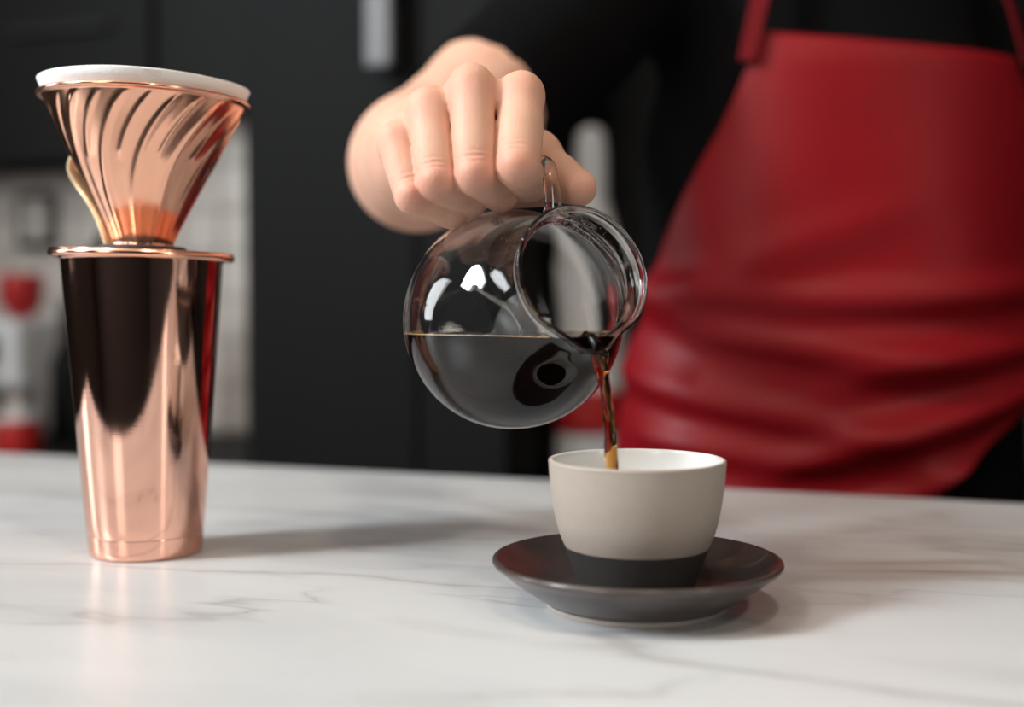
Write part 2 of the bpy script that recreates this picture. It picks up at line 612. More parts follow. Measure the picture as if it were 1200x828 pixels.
def build_tumbler():
    r0 = empty('copper_tumbler', (TINX * CM, TINY * CM, Z0))
    tag(r0, 'tall polished copper tumbler standing on the marble under the dripper', 'tumbler')
    out = [(0, 0.12), (2.6, 0.12), (2.80, 0.0), (2.93, 0.02), (3.02, 0.14), (3.055, 0.4), (3.108, 1.10), (3.110, 1.135), (3.099, 1.165), (3.115, 1.20),
           (3.33, 3.5), (3.52, 6.0), (3.73, 8.8), (3.94, 11.5), (4.15, 14.2), (4.278, 16.05), (4.284, 16.12), (4.286, 16.15)]
    inn = [(4.20, 16.15), (4.05, 14.2), (3.65, 8.8), (3.25, 3.5), (3.0, 0.6), (2.7, 0.35), (0, 0.32)]
    lip = [(4.36, 16.18), (4.40, 16.26), (4.36, 16.34), (4.26, 16.36)]
    prof = []
    for a, b in zip(out[9:-1], out[10:]):
        for t in np.linspace(0, 1, 5)[:-1]:
            prof.append((a[0] + (b[0] - a[0]) * t, a[1] + (b[1] - a[1]) * t))
    prof = out[:9] + prof + [out[-1]] + lip + inn
    assert len(prof) > 30
    me = lathe('cup_wall', prof, 128)
    fix_normals(me)
    link('cup_wall', me, M['copper_cup'], r0)
    return r0


tumbler = build_tumbler()


# ================================================================== copper dripper
def build_dripper():
    zb = 16.15
    tilt = R(1.6)
    r0 = empty('copper_dripper', (TINX * CM, TINY * CM, Z0 + zb * CM))
    tag(r0, 'conical copper pour-over dripper with spiral ribs, resting on the tumbler', 'coffee dripper')
    r0.rotation_euler = (0, tilt, 0)
    # flange plate
    pf = smooth_profile([(0.9, 0.22), (4.42, 0.22), (4.45, 0.02), (4.80, 0.02), (4.92, 0.20), (4.82, 0.40), (4.6, 0.45), (2.2, 0.50), (0.9, 0.50)], 5, (1, 2, 7))
    me = lathe('base_plate', pf, 128, True)
    fix_normals(me)
    link('base_plate', me, M['copper_drip'], r0)
    gk = smooth_profile([(1.7, 0.5), (2.25, 0.5), (2.35, 0.6), (2.2, 0.74), (1.7, 0.76)], 3)
    me = lathe('gasket', gk, 64, True); fix_normals(me)
    link('gasket', me, M['black_rubber'], r0)
    # ribbed cone
    H0, H1 = 0.5, 8.5
    N, K = 24, 24 * 26
    rows = 120

    def rad(t):
        return 1.55 + (5.30 - 1.55) * (t ** 1.06)

    def prof_pt(t, ph):
        """t 0 bottom .. 1 top"""
        z = H0 + 0.35 + (H1 - H0 - 0.35) * t
        r = rad(t)
        u = 1 - t
        tw = -R(30) * (1 - (1 - min(u / 0.75, 1)) ** 1.8)       # twist grows from the rim downwards
        bump = 0.0
        g = (ph - tw - R(-8.4)) / (2 * math.pi / N)
        j = round(g)
        d = abs(g - j) * (2 * math.pi / N) * r                    # cm across
        if j % 2 == 0:      # short rib
            if u < 0.46:
                wv = 0.19
                e = 1.0 if u < 0.38 else 0.5 + 0.5 * math.cos(math.pi * min(1, (u - 0.38) / 0.08))
                e *= min(1, max(0, (u - 0.01) / 0.08)) ** 0.7
                x = d / wv
                bump = 0.075 * e * math.exp(-x * x * 1.1)
        else:
            wv = 0.22 if r > 2.6 else 0.22 * max(r / 2.6, 0.5)
            e = min(1, max(0, (u - 0.01) / 0.08)) ** 0.7
            x = d / wv
            bump = (0.10 if r > 2.6 else 0.10 * max(r / 2.6, 0.6)) * e * math.exp(-x * x * 1.0)
        return (r + bump) * math.cos(ph), (r + bump) * math.sin(ph), z

    V, F = [], []
    for i in range(rows + 1):
        for k in range(K):
            V.append(prof_pt(i / rows, 2 * math.pi * k / K))
    extra = [(1.72, H0), (1.66, H0 + 0.2)]
    # bottom ring below the cone
    nb = len(V)
    for (r, z) in extra:
        for k in range(K):
            ph = 2 * math.pi * k / K
            V.append((r * math.cos(ph), r * math.sin(ph), z))
    # rolled rim above, then inside wall
    rim = [(5.38, H1 + 0.02), (5.56, H1 + 0.05), (5.61, H1 + 0.15), (5.55, H1 + 0.24), (5.40, H1 + 0.25), (5.26, H1 + 0.12), (5.1, H1 - 0.15), (1.5, H0 + 0.4), (1.45, H0)]
    nr = len(V)
    for (r, z) in rim:
        for k in range(K):
            ph = 2 * math.pi * k / K
            V.append((r * math.cos(ph), r * math.sin(ph), z))

    def band(a, b):
        for k in range(K):
            k2 = (k + 1) % K
            F.append((a + k, a + k2, b + k2, b + k))
    band(nb, nb + K)
    band(nb + K, 0)
    for i in range(rows):
        band(i * K, (i + 1) * K)
    band(rows * K, nr)
    for i in range(len(rim) - 1):
        band(nr + i * K, nr + (i + 1) * K)
    me = mesh_pydata('cone', np.array(V) * CM, F)
    fix_normals(me)
    link('cone', me, M['copper_drip'], r0)
    # handle strap at the far left side
    pts = [(-3.3, 1.7, 5.6), (-4.1, 1.9, 5.95), (-4.58, 2.0, 5.5), (-4.58, 2.0, 4.8), (-4.1, 1.85, 4.05), (-3.4, 1.5, 3.25), (-2.7, 1.15, 2.2), (-2.2, 0.85, 1.15), (-2.0, 0.75, 0.5)]
    pth = path_spline(pts, 8)
    me = tube('strap_handle', pth, 0.16, 16, 3.0, (0, 1, 0))
    link('strap_handle', me, M['brass'], r0)
    return r0, H1


dripper, DH1 = build_dripper()


def build_filter():
    r0 = empty('paper_filter', (TINX * CM, TINY * CM, Z0 + 16.15 * CM))
    r0.rotation_euler = (0, R(1.6), 0)
    tag(r0, 'white paper cone filter sticking out above the dripper rim', 'paper filter')
    H = DH1 + 0.15
    prof = [(5.21, H + 0.0), (5.40, H + 0.40), (5.55, H + 0.78), (5.52, H + 0.83), (5.48, H + 0.78), (5.33, H + 0.35), (5.1, H - 0.05), (0.5, 1.3), (0.54, 1.2), (5.14, H - 0.12)]

    def fn(r, z, ph):
        q = 1 + 0.003 * math.sin(5 * ph + 1) + 0.002 * math.sin(11 * ph)
        return (r * q * math.cos(ph), r * q * math.sin(ph), z + 0.035 * math.sin(3 * ph) * (1 if z > H else 0))
    me = lathe('paper_cone', prof, 160, True, fn)
    fix_normals(me)
    pc = link('paper_cone', me, M['paper'], r0)
    # glued seam flap
    V = []
    for i, ph in enumerate(np.linspace(R(-74), R(-65), 8)):
        for (r, z) in ((5.245, H + 0.02), (5.58, H + 0.765), (5.55, H + 0.78), (5.22, H + 0.02)):
            V.append((r * math.cos(ph), r * math.sin(ph), z))
    F = []
    for i in range(7):
        for k in range(4):
            k2 = (k + 1) % 4
            F.append((i * 4 + k, i * 4 + k2, i * 4 + 4 + k2, i * 4 + 4 + k))
    F += [(0, 1, 2, 3), (28, 29, 30, 31)]
    me = mesh_pydata('seam_flap', np.array(V) * CM, F); fix_normals(me)
    link('seam_flap', me, M['paper'], r0, False)
    return r0


build_filter()

# ================================================================== cup and saucer
CX, CY = 5.67, 54.03


def build_saucer():
    r0 = empty('saucer', (CX * CM, CY * CM, Z0))
    tag(r0, 'dark brown stoneware saucer with a pale foot ring under the cup', 'saucer')
    prof = [(0, 0.45), (3.3, 0.42), (3.75, 0.22), (4.05, 0.22), (4.2, 0.30), (4.7, 0.60), (5.6, 1.22), (6.2, 1.70), (6.48, 1.90), (6.58, 2.03), (6.54, 2.16), (6.40, 2.20), (6.2, 2.08),
            (5.4, 1.52), (4.6, 1.12), (3.8, 0.92), (3.0, 0.84), (0, 0.82)]
    prof = smooth_profile(prof, 4, (1, 2))
    me = lathe('dish', prof, 128); fix_normals(me)
    link('dish', me, M['saucer'], r0)
    ft = smooth_profile([(3.70, 0.23), (3.76, 0.03), (3.9, 0.0), (4.08, 0.02), (4.16, 0.24)], 4)
    me = lathe('foot_ring', ft, 128); fix_normals(me)
    link('foot_ring', me, M['saucer_foot'], r0)
    return r0


build_saucer()


def build_cup():
    zb = 0.83
    r0 = empty('coffee_cup', (CX * CM, CY * CM, Z0 + zb * CM))
    tag(r0, 'beige handleless stoneware cup with a charcoal base, standing on the saucer', 'cup')
    bd = [(0, 0.18), (2.3, 0.18), (2.42, 0.0), (2.58, 0.02), (2.66, 0.15), (3.28, 1.92)]
    me = lathe('charcoal_base', bd, 128); fix_normals(me)
    link('charcoal_base', me, M['cup_dark'], r0)
    bw = smooth_profile([(3.28, 1.92), (3.46, 2.35), (3.62, 2.85), (3.74, 3.4), (3.86, 4.1), (3.95, 4.9), (4.0, 5.55), (4.02, 5.76), (3.98, 5.84), (3.92, 5.86)], 5)
    me = lathe('outer_wall', bw, 128); fix_normals(me)
    link('outer_wall', me, M['cup_cream'], r0)
    iw = smooth_profile([(3.92, 5.86), (3.82, 5.83), (3.76, 5.7), (3.72, 5.2), (3.62, 4.2), (3.4, 3.0), (2.9, 1.8), (1.8, 0.75), (0, 0.6)], 5)
    me = lathe('white_glaze_inside', iw, 128); fix_normals(me)
    link('white_glaze_inside', me, M['cup_inside'], r0)
    return r0, zb


cup, CUPZ = build_cup()
SURF = CUPZ + 2.6                                     # coffee surface in the cup, cm above the counter
cof = [(0, SURF), (1.6, SURF), (3.20, SURF), (3.30, SURF + 0.02), (3.20, SURF - 0.12), (2.85, SURF - 0.9), (1.8, SURF - 1.75), (0, SURF - 1.85)]
me = lathe('coffee_in_cup', cof, 96); fix_normals(me)
o = link('coffee_in_cup', me, M['coffee_deep'])
o.location = (CX * CM, CY * CM, Z0)
tag(o, 'shallow pool of fresh coffee inside the beige cup', 'coffee')

# ================================================================== glass jug
JC = np.array([0.0, 61.02, 12.89])
JA = np.array([0.41752, -0.86574, 0.27601])
JU = np.array([0, 0, 1.0]) - JA * JA[2]; JU /= np.linalg.norm(JU)
JS = np.cross(JA, JU)


def jl(s, h, t=0.0):
    """jug frame (along axis, up, side) -> world cm above the counter"""
    return JC + JA * s + JU * h + JS * t


OUT = [(0, -4.45), (2.6, -4.5), (3.4, -4.3), (4.4, -3.4), (5.2, -1.95), (5.55, -0.3), (5.47, 1.2), (5.02, 2.6), (4.36, 3.9), (3.64, 4.95), (3.25, 5.9), (3.08, 6.6), (3.05, 7.05), (3.15, 7.45), (3.34, 7.74)]
WALL = 0.20


def spout(r, s, ph):
    """ph=0 points down; pull the lip into a beak there"""
    a = (ph + math.pi) % (2 * math.pi) - math.pi
    k = math.exp(-(a / 0.26) ** 2)
    e = max(0.0, (s - 6.2) / 1.5)
    rr = r - k * 0 + k * 0.55 * e ** 1.5
    kk = math.exp(-((abs(a) - 0.55) / 0.22) ** 2)
    rr -= kk * 0.10 * e
    ss = s + k * 0.35 * e ** 2
    return rr, ss


def jug_fn(r, s, ph):
    rr, ss = spout(r, s, ph) if r > 0 else (r, s)
    return tuple(jl(ss, -rr * math.cos(ph), rr * math.sin(ph)) - jl(-4.5, 0))


JB = jl(-4.5, 0)
outer = smooth_profile(OUT, 7)
inner_pts = [(0, -4.2), (2.5, -4.25), (3.25, -4.05), (4.22, -3.25), (5.0, -1.88), (5.35, -0.3), (5.27, 1.15), (4.83, 2.5), (4.17, 3.82), (3.45, 4.88), (3.06, 5.85), (2.90, 6.6), (2.87, 7.05), (2.97, 7.42), (3.12, 7.70)]
inner = smooth_profile(inner_pts, 7)
lipc = [(3.33, 7.83), (3.24, 7.87), (3.15, 7.81)]
jug = empty('glass_jug', Vector(JB) * CM + Vector((0, 0, Z0)))
tag(jug, 'round clear glass coffee jug held tilted over the cup, pouring', 'jug')
me = lathe('jug_wall', outer + lipc + inner[::-1], 144, False, jug_fn)
fix_normals(me)
link('jug_wall', me, M['glass'], jug)
hp = [(5.75, 3.55), (5.85, 4.1), (5.95, 5.0), (5.9, 5.8), (5.6, 6.4), (5.0, 6.8), (4.2, 7.0), (2.8, 7.05), (1.4, 7.0), (0.55, 6.8), (0.2, 6.1), (0.15, 5.4)]
pth = path_spline([jl(s, h, 0) - JB for s, h in hp], 6)
nn = len(pth)
rr = [0.44 + 0.14 * math.exp(-(i / 4.0) ** 2) + 0.2 * math.exp(-((nn - 1 - i) / 4.0) ** 2) for i in range(nn)]
me = tube('jug_handle', pth, rr, 24, 0.40, tuple(JA))
link('jug_handle', me, M['glass'], jug)

# condensation beads inside the neck
rnd = random.Random(11)
ico = bmesh.new(); bmesh.ops.create_icosphere(ico, subdivisions=1, radius=1.0)
iv = np.array([v.co[:] for v in ico.verts]); ifc = np.array([[v.index for v in f.verts] for f in ico.faces]); ico.free()
BV, BF = [], []
ins_ = np.array(inner)
for k in range(520):
    s_ = rnd.uniform(5.0, 7.5) if rnd.random() < 0.8 else rnd.uniform(4.0, 5.0)
    ph_ = rnd.gauss(math.pi, 1.0)
    r_ = float(np.interp(s_, ins_[8:, 1], ins_[8:, 0]))
    rad_ = rnd.uniform(0.018, 0.045)
    rr_, ss_ = spout(r_ - 0.3 * rad_, s_, ph_)
    c_ = jl(ss_, -rr_ * math.cos(ph_), rr_ * math.sin(ph_)) - JB
    BF.append(ifc + len(BV) * len(iv)); BV.append(iv * rad_ + c_)
me = mesh_pydata('condensation', np.concatenate(BV) * CM, np.concatenate(BF))
o = link('condensation', me, M['glass'], jug)
o['kind'] = 'stuff'

# coffee inside the jug: the inner volume cut by the level
LEVEL = 12.22
cin = smooth_profile([(max(r - 0.0, 0) + (0.06 if r > 0 else 0), s - (0.06 if s < -4 else 0)) for r, s in inner_pts], 7)


def cof_fn(r, s, ph):
    rr, ss = spout(r, s, ph) if r > 0 else (r, s)
    return tuple(jl(ss, -rr * math.cos(ph), rr * math.sin(ph)))


me = lathe('coffee_in_jug', cin, 144, False, cof_fn)
bm = bmesh.new(); bm.from_mesh(me)
# close the mouth
be = [e for e in bm.edges if e.is_boundary]
bmesh.ops.holes_fill(bm, edges=be, sides=0)
g = list(bm.verts) + list(bm.edges) + list(bm.faces)
bmesh.ops.bisect_plane(bm, geom=g, plane_co=(0, 0, LEVEL * CM), plane_no=(0, 0, 1), clear_outer=True)
be = [e for e in bm.edges if e.is_boundary]
bmesh.ops.holes_fill(bm, edges=be, sides=0)
bmesh.ops.triangulate(bm, faces=[f for f in bm.faces if len(f.verts) > 4])
bmesh.ops.recalc_face_normals(bm, faces=bm.faces)
bm.to_mesh(me); bm.free()
o = link('coffee_in_jug', me, M['coffee_deep'])
for p in me.polygons:
    if abs(p.normal.z) > 0.999 and p.center.z > (LEVEL - 0.01) * CM:
        p.use_smooth = False
o.location = (0, 0, Z0)
tag(o, 'dark black coffee half filling the tilted glass jug', 'coffee')

# thin tan froth where the level meets the glass
for sg in (-1, 1):
    pts = []
    for s_ in np.linspace(-3.9, 6.4, 60):
        h_ = (LEVEL - JC[2] - JA[2] * s_) / JU[2]
        r_ = float(np.interp(s_, ins_[:, 1], ins_[:, 0])) - 0.03
        if r_ > abs(h_):
            pts.append(jl(s_, h_, sg * math.sqrt(r_ * r_ - h_ * h_)))
    me = tube('froth', pts, 0.055, 10, 1.0, (0, 0, 1), wob=lambda t, ph: 1 + 0.25 * math.sin(170 * t) + 0.2 * math.sin(97 * t + 1))
    fo = link('froth', me, M['foam'], o)

# poured stream
sp = jl(7.9, -3.45)
stream_pts = [jl(6.5, -2.95), jl(7.2, -3.10), sp + np.array([0, 0, 0.12]), sp + np.array([0.17, -0.22, -0.45]), sp + np.array([0.36, -0.48, -1.5]), sp + np.array([0.52, -0.70, -2.8]),
              sp + np.array([0.64, -0.86, -4.2]), np.array([sp[0] + 0.73, sp[1] - 0.98, 5.6]), np.array([sp[0] + 0.80, sp[1] - 1.06, SURF - 0.1])]
pth = path_spline(stream_pts, 12)
nn = len(pth)
tt = np.linspace(0, 1, nn)
rr = np.interp(tt, [0, .12, .22, .30, .40, .55, .75, 1], [0.4, 0.50, 0.48, 0.38, 0.33, 0.28, 0.27, 0.30])
ff = np.interp(tt, [0, .12, .22, .34, .5, 1], [0.45, 0.5, 0.7, 0.95, 0.9, 0.85])
rnd = random.Random(4)
me = tube('coffee_stream', pth, rr, 28, ff, (0.9, 0.4, 0), wob=lambda t, ph: 1 + 0.13 * math.sin(2 * ph + 16 * t) * min(1, t * 4) + 0.07 * math.sin(3 * ph - 37 * t) + 0.06 * math.sin(ph + 71 * t))
o = link('coffee_stream', me, M['coffee'])
o.location = (0, 0, Z0)
tag(o, 'thin amber stream of coffee falling from the jug spout into the cup', 'coffee')


# ================================================================== the barista
# ---- signed-distance modelling of the body
class Field:
    def __init__(s, X, Y, Z):
        s.X, s.Y, s.Z = [np.array(q, np.float32) for q in (X, Y, Z)]
        s.shape = (len(s.X), len(s.Y), len(s.Z))

    def new(s):
        return np.full(s.shape, 6.0, np.float32)

    def box(s, lo, hi):
        r = []
        for ax, l, h in zip((s.X, s.Y, s.Z), lo, hi):
            i0 = max(int(np.searchsorted(ax, l)) - 1, 0)
            i1 = min(int(np.searchsorted(ax, h)) + 1, len(ax))
            r.append(slice(i0, i1))
        return tuple(r)

    def cone(s, arr, a, b, ra, rb, k=0.0, pad=1.6, sq=(1, 1, 1)):
        """smooth-union a round cone a->b into arr. sq squashes space about a"""
        a = np.array(a, np.float32); b = np.array(b, np.float32)
        m = max(ra, rb) + pad
        sl = s.box(np.minimum(a, b) - m, np.maximum(a, b) + m)
        x = s.X[sl[0]][:, None, None] - a[0]
        y = s.Y[sl[1]][None, :, None] - a[1]
        z = s.Z[sl[2]][None, None, :] - a[2]
        ba = b - a
        L2 = float(ba @ ba)
        if L2 < 1e-8:
            d = np.sqrt((x / sq[0]) ** 2 + (y / sq[1]) ** 2 + (z / sq[2]) ** 2) - ra
        else:
            h = np.clip((x * ba[0] + y * ba[1] + z * ba[2]) / L2, 0, 1)
            d = np.sqrt(((x - h * ba[0]) / sq[0]) ** 2 + ((y - h * ba[1]) / sq[1]) ** 2 + ((z - h * ba[2]) / sq[2]) ** 2) - (ra + (rb - ra) * h)
        v = arr[sl]
        arr[sl] = smin(v, d, k)

    def mesh(s, d):
        X, Y, Z = s.X, s.Y, s.Z
        ins = d < 0
        c = ins[:-1, :-1, :-1].astype(np.int8)
        cnt = np.zeros_like(c)
        for i in (0, 1):
            for j in (0, 1):
                for k in (0, 1):
                    cnt += ins[i:ins.shape[0] - 1 + i, j:ins.shape[1] - 1 + j, k:ins.shape[2] - 1 + k]
        act = (cnt > 0) & (cnt < 8)
        I, J, K = np.nonzero(act)
        n = len(I)
        acc = np.zeros((n, 3)); num = np.zeros(n)
        corners = [(i, j, k) for i in (0, 1) for j in (0, 1) for k in (0, 1)]
        vals = {q: d[I + q[0], J + q[1], K + q[2]].astype(float) for q in corners}
        pos = {q: np.stack([X[I + q[0]], Y[J + q[1]], Z[K + q[2]]], 1).astype(float) for q in corners}
        for q in corners:
            for ax in range(3):
                if q[ax] == 0:
                    p = list(q); p[ax] = 1; p = tuple(p)
                    cr = (vals[q] < 0) != (vals[p] < 0)
                    t = np.where(cr, vals[q] / np.where(cr, vals[q] - vals[p], 1), 0)
                    pt = pos[q] + (pos[p] - pos[q]) * t[:, None]
                    acc[cr] += pt[cr]; num[cr] += 1
        V = acc / num[:, None]
        idx = np.full(act.shape, -1, np.int64)
        idx[I, J, K] = np.arange(n)
        F = []
        for ax in range(3):
            o1, o2 = [(1, 2), (2, 0), (0, 1)][ax]
            sl0 = [slice(None)] * 3; sl1 = [slice(None)] * 3
            sl0[ax] = slice(0, -1); sl1[ax] = slice(1, None)
            ch = ins[tuple(sl0)] != ins[tuple(sl1)]
            P = np.array(np.nonzero(ch)).T
            P = P[(P[:, o1] > 0) & (P[:, o2] > 0) & (P[:, o1] < ins.shape[o1] - 1) & (P[:, o2] < ins.shape[o2] - 1)]
            flip = ins[tuple(P.T)]
            q = []
            for (u, v) in ((-1, -1), (0, -1), (0, 0), (-1, 0)):
                T = P.copy(); T[:, o1] += u; T[:, o2] += v
                q.append(idx[tuple(T.T)])
            q = np.stack(q, 1)
            q[~flip] = q[~flip][:, ::-1]
            F.append(q)
        F = np.concatenate(F)
        F = F[(F >= 0).all(1)]
        return V, F


def smin(a, b, k):
    if k <= 0:
        return np.minimum(a, b)
    h = np.maximum(k - np.abs(a - b), 0) / k
    return np.minimum(a, b) - h * h * k * 0.25


def quads_mesh(name, V, F):
    me = bpy.data.meshes.new(name)
    n, m = len(V), len(F)
    me.vertices.add(n); me.loops.add(m * 4); me.polygons.add(m)
    me.vertices.foreach_set('co', np.asarray(V, np.float32).ravel())
    me.loops.foreach_set('vertex_index', F.astype(np.int32).ravel())
    me.polygons.foreach_set('loop_start', np.arange(0, m * 4, 4, dtype=np.int32))
    me.update(calc_edges=True)
    me.validate()
    return me


def laplace(V, F, it=2, lam=0.4):
    e = np.concatenate([F[:, [0, 1]], F[:, [1, 2]], F[:, [2, 3]], F[:, [3, 0]]])
    for _ in range(it):
        s = np.zeros_like(V); c = np.zeros(len(V))
        np.add.at(s, e[:, 0], V[e[:, 1]]); np.add.at(c, e[:, 0], 1)
        np.add.at(s, e[:, 1], V[e[:, 0]]); np.add.at(c, e[:, 1], 1)
        V = V + lam * (s / c[:, None] - V)
    return V


def axis(parts):
    out = []
    for lo, hi, st in parts:
        out += list(np.arange(lo, hi - 1e-6, st))
    return out + [parts[-1][1]]


# right hand joints, cm above the counter top: knuckle, middle joint, end joint, fingertip
HAND = dict(
    index=dict(j=[(0.45, 57.80, 23.75), (0.27, 56.00, 20.12), (0.80, 58.5, 19.65), (0.45, 60.3, 20.9)], r=[1.04, 1.13, 1.05, 0.96, 0.80]),
    middle=dict(j=[(-1.95, 57.55, 24.08), (-1.72, 56.10, 19.72), (-0.55, 58.45, 19.15), (-0.4, 60.5, 20.3)], r=[1.03, 1.06, 0.99, 0.92, 0.80]),
    ring=dict(j=[(-3.98, 57.80, 23.10), (-3.55, 56.30, 19.42), (-2.08, 58.4, 18.8), (-1.75, 60.8, 20.0)], r=[0.97, 1.00, 0.94, 0.88, 0.76]),
    pinky=dict(j=[(-5.55, 58.15, 21.55), (-4.68, 56.9, 18.80), (-2.95, 58.35, 18.22), (-2.4, 60.8, 19.3)], r=[0.93, 0.96, 0.90, 0.82, 0.70]),
)
BASES = dict(index=(-2.45, 65.4, 23.1), middle=(-3.2, 65.9, 23.3), ring=(-4.0, 65.9, 22.9), pinky=(-4.7, 65.9, 22.3))
WRIST = (-3.8, 68.4, 22.8)
ELBOW = (-7.3, 87.0, 23.6)
SHOULDER = (11.0, 110.0, 44.0)


def lerp(a, b, t):
    return tuple(np.array(a) + (np.array(b) - np.array(a)) * t)


def build_body():
    st = 0.078
    fx = Field(axis([(-14.5, -7.2, 0.3), (-7.2, 4.8, st), (4.8, 7.2, 0.3)]),
               axis([(54.2, 62.5, st), (62.5, 66.0, 0.16), (66.0, 104.0, 0.32)]),
               axis([(15.5, 17.0, 0.2), (17.0, 25.6, st), (25.6, 38.0, 0.32)]))
    palm = fx.new()
    for nme, f in HAND.items():
        fx.cone(palm, np.array(f['j'][0]) + np.array([0, 0.25, 0.05]), BASES[nme], f['r'][0] * 1.0, 1.45, 0.8)
    nm = list(HAND)
    for a_, b_ in zip(nm[:-1], nm[1:]):                                                # skin between the knuckles
        q = np.array([0, 0.38, -0.55])
        fx.cone(palm, np.array(HAND[a_]['j'][0]) + q, np.array(HAND[b_]['j'][0]) + q, 0.80, 0.78, 0.8)
    fx.cone(palm, (-2.6, 61.5, 21.2), (-3.4, 66, 22.4), 2.0, 2.0, 1.0)                 # flesh of the palm
    fx.cone(palm, (-4.75, 60.3, 19.7), (-4.6, 66, 21.6), 1.3, 1.7, 1.0)                # outer edge of the palm
    fx.cone(palm, lerp(BASES['middle'], WRIST, .2), WRIST, 2.1, 2.35, 1.2)
    fx.cone(palm, WRIST, lerp(WRIST, ELBOW, 0.45), 2.4, 3.7, 1.5)
    fx.cone(palm, lerp(WRIST, ELBOW, 0.45), lerp(WRIST, ELBOW, 0.85), 3.7, 4.1, 1.5)
    fx.cone(palm, lerp(WRIST, ELBOW, 0.85), ELBOW, 4.1, 4.0, 1.5)
    fx.cone(palm, lerp(ELBOW, SHOULDER, 0.05), lerp(ELBOW, SHOULDER, 0.3), 4.7, 4.9, 3.0, 4)
    fx.cone(palm, lerp(ELBOW, SHOULDER, 0.3), lerp(ELBOW, SHOULDER, 0.55), 4.7, 4.9, 1.5)
    # thumb: ball, then two joints
    tC, tM, tI, tT = (-1.6, 65.2, 21.3), (1.15, 61.4, 21.2), (2.30, 59.6, 19.95), (3.22, 58.5, 19.35)
    fx.cone(palm, tC, tM, 1.9, 1.35, 1.0)
    fx.cone(palm, tM, tI, 1.30, 1.12, 0.6)
    fx.cone(palm, tI, tT, 1.12, 0.92, 0.35)
    fx.cone(palm, (-0.1, 61.0, 19.75), (1.4, 60.4, 19.75), 1.2, 1.15, 0.6)
    # first run of each finger
    prox = fx.new()
    dist = fx.new()
    for nme, f in HAND.items():
        j, r = f['j'], f['r']
        one = fx.new()
        mid = lerp(j[0], j[1], 0.48)
        fx.cone(one, j[0], mid, r[0], r[1], 0.0)
        fx.cone(one, mid, j[1], r[1], r[2], 0.0)
        pk = np.array(j[1]) + np.array([-0.08, -0.46, 0.16])                           # bony middle knuckle
        fx.cone(one, pk, pk, r[2] * 0.54, r[2], 0.22)
        prox = smin(prox, one, 0.03)
        one = fx.new()
        fx.cone(one, j[1], j[2], r[2] * 0.98, r[3], 0.0)
        fx.cone(one, j[2], j[3], r[3], r[4], 0.3)
        dist = smin(dist, one, 0.03)
    d = smin(prox, palm, 0.4)
    d = smin(d, dist, 0.10)
    V, F = fx.mesh(d)
    V = laplace(V, F, 1, 0.4)
    # creases across the middle joints
    for nme, f in HAND.items():
        a, b = np.array(f['j'][0]), np.array(f['j'][1])
        ax = (b - a) / np.linalg.norm(b - a)
        t = (V - b) @ ax
        rad = np.linalg.norm((V - b) - t[:, None] * ax, axis=1)
        front = np.clip((b[1] - V[:, 1]) / f['r'][1], 0, 1)
        near = (rad < f['r'][2] * 1.6)
        xx = (V[:, 0] - b[0]) / f['r'][1]
        for (off, w_, am) in ((-0.80, 0.07, 0.045), (-0.52, 0.08, 0.06), (-0.26, 0.07, 0.04)):
            c = am * np.exp(-((t - off + 0.10 * xx * xx) / w_) ** 2) * front * near * np.exp(-(xx / 0.75) ** 2)
            V[:, 1] += c
    me = quads_mesh('body', V * CM, F)
    fl = np.zeros(len(V))
    for nme, f in HAND.items():
        for k, (rr_, am) in enumerate(((1.3, 0.30), (0.9, 0.65), (0.9, 0.35), (0.9, 0.5))):
            c = np.array(f['j'][k]) + (np.array([0, -0.7, 0.1]) if k < 2 else 0)
            fl += am * np.exp(-(np.linalg.norm(V - c, axis=1) / rr_) ** 2)
    fl += 0.45 * np.exp(-(np.linalg.norm(V - np.array(tT), axis=1) / 1.0) ** 2)
    at = me.attributes.new('flush', 'FLOAT', 'POINT')
    at.data.foreach_set('value', np.clip(fl, 0, 1).astype(np.float32))
    return me


PX, PY = 30.0, 113.0                 # where the barista stands (cm)
person = empty('person', (PX * CM, PY * CM, 0))
tag(person, 'person in a black shirt and red leather apron pouring coffee behind the counter', 'person')


def to_person(o, zoff=Z0):
    """mesh in world cm above the counter -> child of person"""
    o.parent = person
    o.matrix_parent_inverse = Matrix.Identity(4)
    o.location = (-PX * CM, -PY * CM, zoff)


to_person(link('body', build_body(), M['skin']))


